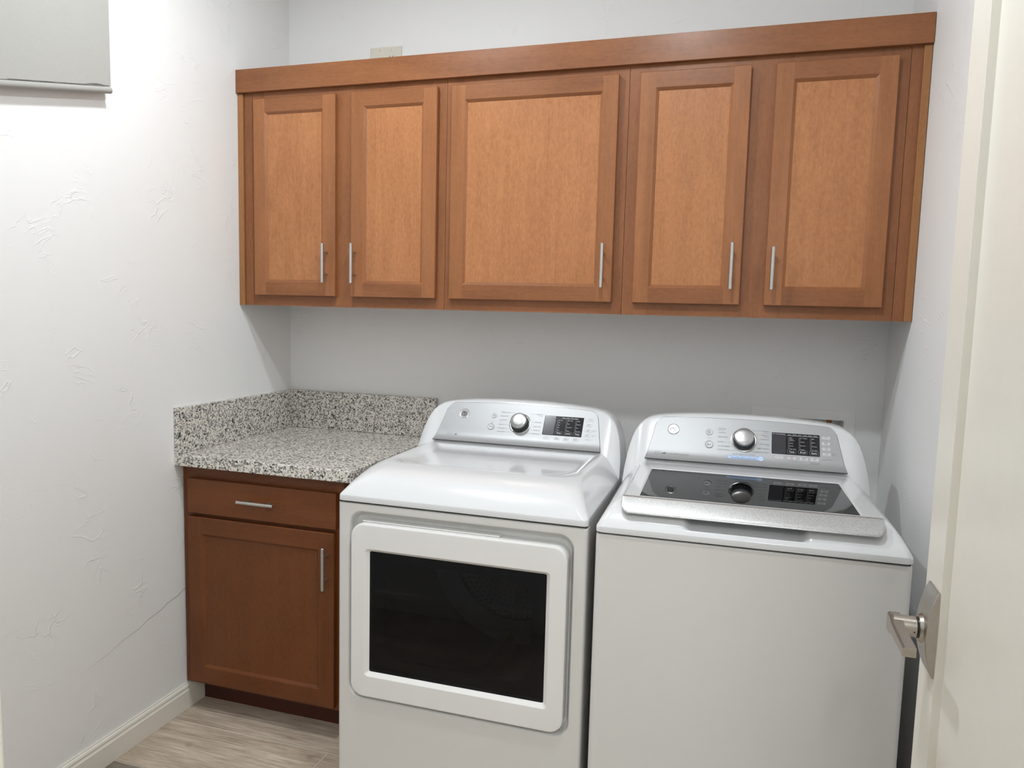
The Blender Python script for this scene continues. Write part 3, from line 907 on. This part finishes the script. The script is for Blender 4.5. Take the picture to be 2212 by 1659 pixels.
for v, a, b in ((.0429, -.060, -.047), (.0292, -.0445, -.041), (.0176, -.0445, -.026)): prect(bm, a + wx, b + wx, v - .0002, v + .0002)
prect(bm, -.1110 + wx, -.1000 + wx, .0522, .0528); prect(bm, -.1080 + wx, -.1030 + wx, .0446, .0454)
pring(bm, -.2609 + wx, -.2431 + wx, -.0130, -.0018, .0005); prect(bm, -.258 + wx, -.247 + wx, -.0076, -.0068)
face(bm, [P(-.2337 + wx + a * .0068, -.0081 + b * .0034, NF + .0003) for a, b in ((-1, -.3), (-.5, -.9), (.1, -.7), (.8, -.8), (1, .1), (.7, .8), (0, 1), (-.3, .4), (-.8, .5))])
text_into(bm, 'Deep Fill', -.2223 + wx, -.0080, .0034, .0245, bold=.012)
text_into(bm, '&', -.1970 + wx, -.0080, .0040, .004)
text_into(bm, 'Quiet Wash', -.1910 + wx, -.0078, .0036, .0300)
text_into(bm, 'system', -.1850 + wx, -.0126, .0018, .0170)
text_into(bm, 'Hold to', .2320 + wx, .0285, .0021, .0120); text_into(bm, 'Save', .2320 + wx, .0250, .0021, .007)
text_into(bm, 'Lock Controls', .2070 + wx, .0094, .0022, .0265)
prect(bm, .1255 + wx, .1260 + wx, -.0045, -.0015); prect(bm, .1545 + wx, .1550 + wx, -.0045, -.0015); prect(bm, .1255 + wx, .1300 + wx, -.0045, -.0041); prect(bm, .1505 + wx, .1550 + wx, -.0045, -.0041)
text_into(bm, 'Options', .1403 + wx, -.0045, .0022, .0170, 'C')
text_into(bm, 'Adds rinse cycle', .1860 + wx, -.0042, .0021, .0250, 'C'); text_into(bm, 'when selected', .1850 + wx, -.0080, .0021, .0220, 'C')
text_into(bm, 'STAIN REMOVAL GUIDE', -.0060 + wx, .0068, .0036, .0620, 'C', mat=1)
prect(bm, -.0513 + wx, .0440 + wx, -.0085, .0018, NF + .0003, 2, .003)
pring(bm, -.0516 + wx, .0440 + wx, -.0088, .0021, .0005, NF + .0005, 1, .003)
pcirc(bm, .0405 + wx, -.0032, 0, .0088, NF + .0006, 2); pcirc(bm, .0405 + wx, -.0032, .0083, .0088, NF + .0008, 1)
for i, s in enumerate(('Tomato', 'Wine', 'Blood', 'Grass', 'Dirt')): text_into(bm, s, -.0400 + wx + i * .0160, -.0015, .0020, .0022 * len(s) * .85, 'C', NF + .0007, 1)
prect(bm, -.0420 + wx, .0290 + wx, -.0062, -.0046, NF + .0007, 1); text_into(bm, 'Guide', .0405 + wx, -.0032, .0028, .0105, 'C', NF + .0009, 1)
build('lettering', bm, [ink_m, ink_blue, pale_blue], cp)
display(cp, .0700 + wx, .2000 + wx, .0170, .0848, .1085 + wx, 'Est. Time Remaining',
        [(.1162 + wx, [('Hot', 0), ('Warm', .13), ('Colors', .25), ('Cool', .5), ('Cold', .74), ('Tap Cold', 1)], 'Temp'),
         (.1457 + wx, [('Ex. Heavy', 0), ('Heavy', .33), ('Normal', .66), ('Light', 1)], 'Soil'),
         (.1761 + wx, [('Max', 0), ('More', .33), ('Normal', .66), ('No Spin', 1)], 'Spin')], (.1110 + wx, .1960 + wx, ['Sensing', 'Fill', 'Soak', 'Wash', 'Rinse', 'Spin']))
pads(cp, [(.0908 + wx, .0073, ['Deep Fill'], .0225), (.1250 + wx, .0061, ['Warm', 'Rinse'], .0235), (.1574 + wx, .0060, ['Extra', 'Rinse'], .0225), (.1861 + wx, .0063, ['Auto', 'Soak'], .0225),
          (.2169 + wx, .0771, ['Sound'], .0220), (.2168 + wx, .0589, ['Delay', 'Wash'], .0220), (.2174 + wx, .0419, ['Auto', 'Soak'], .0220), (.2181 + wx, .0255, ['My', 'Cycle'], .0220)], red=1)

# ------------------------------------------------------------------ laundry outlet box in the back wall
t = thing('laundry_outlet_box', 'white plastic laundry outlet box set in the back wall behind the washing machine', 'outlet box', (1.987, 0, .96))
ox, oz = 1.987, .96
bm = bmesh.new()
bridge(bm, [xz(rr(1.8214 - ox, 2.1526 - ox, .83 - oz, 1.0962 - oz, .006, 5), -.0005), xz(rr(1.8214 - ox, 2.1526 - ox, .83 - oz, 1.0962 - oz, .006, 5), -.004),
            xz(rr(1.8234 - ox, 2.1506 - ox, .832 - oz, 1.0942 - oz, .006, 5), -.0055), xz(rr(bx0 + .003 - ox, bx1 - .003 - ox, bz0 + .003 - oz, bz1 - .003 - oz, .004, 5), -.0055),
            xz(rr(bx0 + .003 - ox, bx1 - .003 - ox, bz0 + .003 - oz, bz1 - .003 - oz, .004, 5), .085)], 0, cap1=True)
bmesh.ops.recalc_face_normals(bm, faces=bm.faces)
build('box_frame', bm, pvc_m, t)
bm = bmesh.new()
tube(bm, (2.078 - ox, .050, .872 - oz), (2.078 - ox, .050, 1.060 - oz), .0080, 20); 
o = build('supply_pipe', bm, copper, t, True, 40); o['label'] = 'copper supply pipe'
bm = bmesh.new()
tube(bm, (1.900 - ox, .050, .872 - oz), (1.900 - ox, .050, .945 - oz), .0080, 20)
o = build('supply_pipe', bm, copper, t, True, 40); o['label'] = 'copper supply pipe'

# ------------------------------------------------------------------ outlet plate above the cabinets
t = thing('outlet_plate', 'almond double cover plate on the back wall above the left wall cabinet', 'outlet', (.4267, 0, 2.325))
ox, oz = .4267, 2.325
bm = bmesh.new()
bridge(bm, [xz(rr(-.0662, .0662, -.062, .062, .004, 4), -.0004), xz(rr(-.0662, .0662, -.062, .062, .004, 4), -.003), xz(rr(-.0632, .0632, -.059, .059, .004, 4), -.0062)], 0, cap1=True)
bmesh.ops.recalc_face_normals(bm, faces=bm.faces)
build('plate', bm, almond, t)
for a, nm in ((.386, 'blank_insert'), (.4347, 'receptacle')):
    bm = bmesh.new(); box(bm, a - ox, a + .033 - ox, -.0085, -.0064, 2.291 - oz, 2.359 - oz, bev=.0015)
    if nm == 'receptacle':
        for zz in (2.347, 2.307):
            for dx in (.010, .023): box(bm, a + dx - .001 - ox, a + dx + .001 - ox, -.0089, -.0084, zz - .0045 - oz, zz + .0045 - oz, mat=1)
    else:
        box(bm, a + .002 - ox, a + .031 - ox, -.0088, -.0084, 2.3245 - oz, 2.3255 - oz, mat=1)
    build(nm, bm, [almond, slot_m], t)
for a in (.4025, .4505):
    bm = bmesh.new(); lathe(bm, [(.0030, 0), (.0030, .0008), (.0022, .0014)], Matrix.Translation((a - ox, -.0063, 2.3755 - oz)) @ Matrix.Rotation(PI / 2, 4, 'X'), 16)
    box(bm, a - .0003 - ox, a + .0003 - ox, -.0080, -.0076, 2.3735 - oz, 2.3775 - oz, mat=1)
    build('screw', bm, [almond, slot_m], t)

# ------------------------------------------------------------------ window shade on the left wall
t = thing('window_shade', 'grey cloth shade with a sagging rolled hem on the left wall near the ceiling', 'window shade', (.02, -1.3, 2.3))
ox, oy, oz = t.location
SL = .2346
def sz(y): return 2.0010 + (y + .9165) * SL
bm = bmesh.new()
ys = [-.9165 - i * .03 for i in range(30)]
bridge(bm, [[(xx - ox, y - oy, z - oz) for xx, z in ((.0285, sz(y) + .002), (.0285, 2.60), (.0235, 2.60), (.0235, sz(y) + .002))] for y in ys], 0, True, True)
bmesh.ops.recalc_face_normals(bm, faces=bm.faces)
build('cloth', bm, shade_m, t)
bm = bmesh.new()
tube(bm, (.026 - ox, -.9165 - oy, sz(-.9165) - .0085 - oz), (.026 - ox, -1.7865 - oy, sz(-1.7865) - .0085 - oz), .0092, 18)
build('hem_bar', bm, shade_bar, t, True, 40)
bm = bmesh.new()
gp = [(-.921, .0004), (-.928, .0009), (-.940, .0009), (-.955, .0019), (-.970, .0022), (-.985, .0014), (-1.005, .0008), (-1.03, .0005), (-1.06, .0006), (-1.09, .0004), (-1.12, .0008), (-1.15, .0005), (-1.18, .0008), (-1.23, .0006)]
bridge(bm, [[(.0292 - ox, y - oy, sz(y) + .0035 + s * h - oz + (0.002 if -1.0 < y < -.94 else 0)) for s in (-1, 1)] for y, h in gp], 0, closed=False)
build('hem_seam', bm, plain('shadowy hem slit', (.12, .115, .11), .9), t)
bm = bmesh.new(); box(bm, .002 - ox, .040 - ox, -1.80 - oy, -.905 - oy, 2.601 - oz, 2.645 - oz, bev=.006)
build('head_rail', bm, shade_bar, t)

# ------------------------------------------------------------------ open door on the right
HY0, HY1 = FY + .002, -1.312
bm = bmesh.new()
def dl(i, x): return [(x, HY0 + i, .012 + i), (x, HY1 - i, .012 + i), (x, HY1 - i, 2.032 - i), (x, HY0 + i, 2.032 - i)]
def dp(s0, zb, zt, x): return [(x, HY0 + s0, zb), (x, HY1 - s0, zb), (x, HY1 - s0, zt), (x, HY0 + s0, zt)]
bridge(bm, [dl(0, DX + .035), dl(0, DX + .0015), dl(.0015, DX), dp(.090, .26, 1.935, DX), dp(.0905, .2605, 1.9345, DX + .0006), dp(.0920, .262, 1.933, DX + .0120), dp(.0940, .264, 1.931, DX + .0125)], 0, cap0=True, cap1=True)
bmesh.ops.recalc_face_normals(bm, faces=bm.faces)
dr = struct(build('door_1', bm, door_m), 'open warm white panelled door along the right wall with a nickel lever', 'door')
# lever set: arched rosette, neck, flat lever
RY, RZ = -1.3720, .9140
bm = bmesh.new()
hw_, hh_ = .0315, .0685
secs = []
for i in range(25):
    s = -1 + 2 * i / 24
    z = RZ + s * hh_
    b = .0035 + .0135 * (1 - s * s)
    if abs(s) > .93: b *= .9
    w_ = hw_ * (1 - .04 * s * s)
    secs.append([(DX - .0003, RY - w_, z), (DX - b + .0015, RY - w_, z), (DX - b, RY - w_ + .0015, z), (DX - b, RY + w_ - .0015, z), (DX - b + .0015, RY + w_, z), (DX - .0003, RY + w_, z)])
bridge(bm, secs, 0, cap0=True, cap1=True, closed=True)
bmesh.ops.recalc_face_normals(bm, faces=bm.faces)
ro = build('rosette', bm, nickel_dk, dr, True, 25); ro['label'] = 'satin nickel rosette'
bm = bmesh.new()
MX = Matrix.Translation((DX, RY, RZ)) @ Matrix.Rotation(-PI / 2, 4, 'Y')
lathe(bm, [(.0250, .0120), (.0215, .0200), (.0200, .0215)], MX, 36, 0)
lathe(bm, [(.0170, .0215), (.0170, .0235)], MX, 36, 1)
lathe(bm, [(.0155, .0235), (.0165, .0245), (.0165, .0575), (.0155, .0585)], MX, 36, 0)
lathe(bm, [(.0013, 0), (.0011, .0008)], Matrix.Translation((DX - .0285, RY - .0165, RZ - .003)) @ Matrix.Rotation(PI / 2, 4, 'X'), 12, 1)
build('neck', bm, [nickel_dk, black_gl], ro, True, 35)
bm = bmesh.new()
# lever: starts above the neck end, drops a little, ends square towards the hinge side
pts = [(RY + .0165, .0145), (RY - .004, .0145), (RY - .020, .0095), (RY - .104, .0075)]
x0, x1 = DX - .0625, DX - .0440
loops = []
for y, h in pts:
    loops.append([(x0 + .001, y, RZ - h), (x1 - .001, y, RZ - h), (x1, y, RZ - h + .001), (x1, y, RZ + h - .001), (x1 - .001, y, RZ + h), (x0 + .003, y, RZ + h), (x0, y, RZ + h - .003), (x0, y, RZ - h + .001)])
bridge(bm, loops, 0, cap0=True, cap1=True)
bmesh.ops.recalc_face_normals(bm, faces=bm.faces)
build('lever', bm, nickel_dk, ro, True, 30)
for hz in (.25, 1.05, 1.82):
    bm = bmesh.new(); tube(bm, (DX + .004, HY0 - .0065, hz - .045), (DX + .004, HY0 - .0065, hz + .045), .006, 14)
    build('hinge', bm, nickel_dk, dr, True, 40)

# ------------------------------------------------------------------ lamps: flush ceiling discs, plus an unseen fill disc added in the hall
LAMP_ROOM, FILL_HALL = 375, 62
lens_room = emit('lit lamp lens', (.925, .97, 1), LAMP_ROOM)
hall_fill = emit('added hall fill lens', (.935, .975, 1), FILL_HALL)
def disc_lamp(x, y, label, mat, r=.062):
    t = thing('ceiling_lamp', label, 'ceiling lamp', (x, y, CH), group='flush disc ceiling lamps')
    bm = bmesh.new()
    lathe(bm, [(r + .030, -.0006), (r + .030, -.006), (r + .022, -.010), (r + .004, -.0095), (r + .001, -.006)], None, 48, 0, cap=False)
    build('trim_ring', bm, trim_m, t, True, 40)
    bm = bmesh.new(); lathe(bm, [(.0004, -.0098), (r * .5, -.0096), (r, -.0088)], None, 48, 0, cap=False)
    bmesh.ops.recalc_face_normals(bm, faces=bm.faces)
    build('lens', bm, mat, t)
disc_lamp(.66, -1.10, 'flush disc ceiling lamp nearer the wall cabinets', lens_room)
disc_lamp(1.49, -1.46, 'flush disc ceiling lamp nearer the doorway', lens_room)
disc_lamp(2.25, -3.7, 'wide unseen fill disc added in the hall behind the doorway', hall_fill, .26)  # added fill, out of view, to brighten the lower walls and machine fronts

w = bpy.data.worlds.new('World'); S.world = w; w.use_nodes = True
w.node_tree.nodes['Background'].inputs[0].default_value = (.9, .95, 1, 1); w.node_tree.nodes['Background'].inputs[1].default_value = .05

# ------------------------------------------------------------------ camera
cd = bpy.data.cameras.new('camera'); cd.sensor_fit = 'HORIZONTAL'; cd.sensor_width = 36; cd.lens = 1587.648 / 2212 * 36
cd.clip_start = .02; cd.clip_end = 50
co = bpy.data.objects.new('camera', cd); COL.objects.link(co)
R_ = Vector((.95589633, .29261586, .02526192)); U_ = Vector((-.05297487, .08717347, .99478362)); F_ = Vector((-.28888729, .95224826, -.09883009))
M = Matrix((R_, U_, -F_)).transposed().to_4x4(); M.translation = Vector((1.76237694, -2.64132124, 1.3985252))
co.matrix_world = M
S.camera = co

S.view_settings.view_transform = 'Standard'; S.view_settings.look = 'None'
S.view_settings.exposure = 0.07; S.view_settings.gamma = 1.0; S.view_settings.use_curve_mapping = False
S.cycles.use_denoising = True
S.cycles.max_bounces = 9; S.cycles.diffuse_bounces = 5; S.cycles.glossy_bounces = 4; S.cycles.transparent_max_bounces = 8
S.cycles.use_adaptive_sampling = True; S.cycles.adaptive_threshold = .08; S.cycles.adaptive_min_samples = 20
S.cycles.sample_clamp_indirect = 6
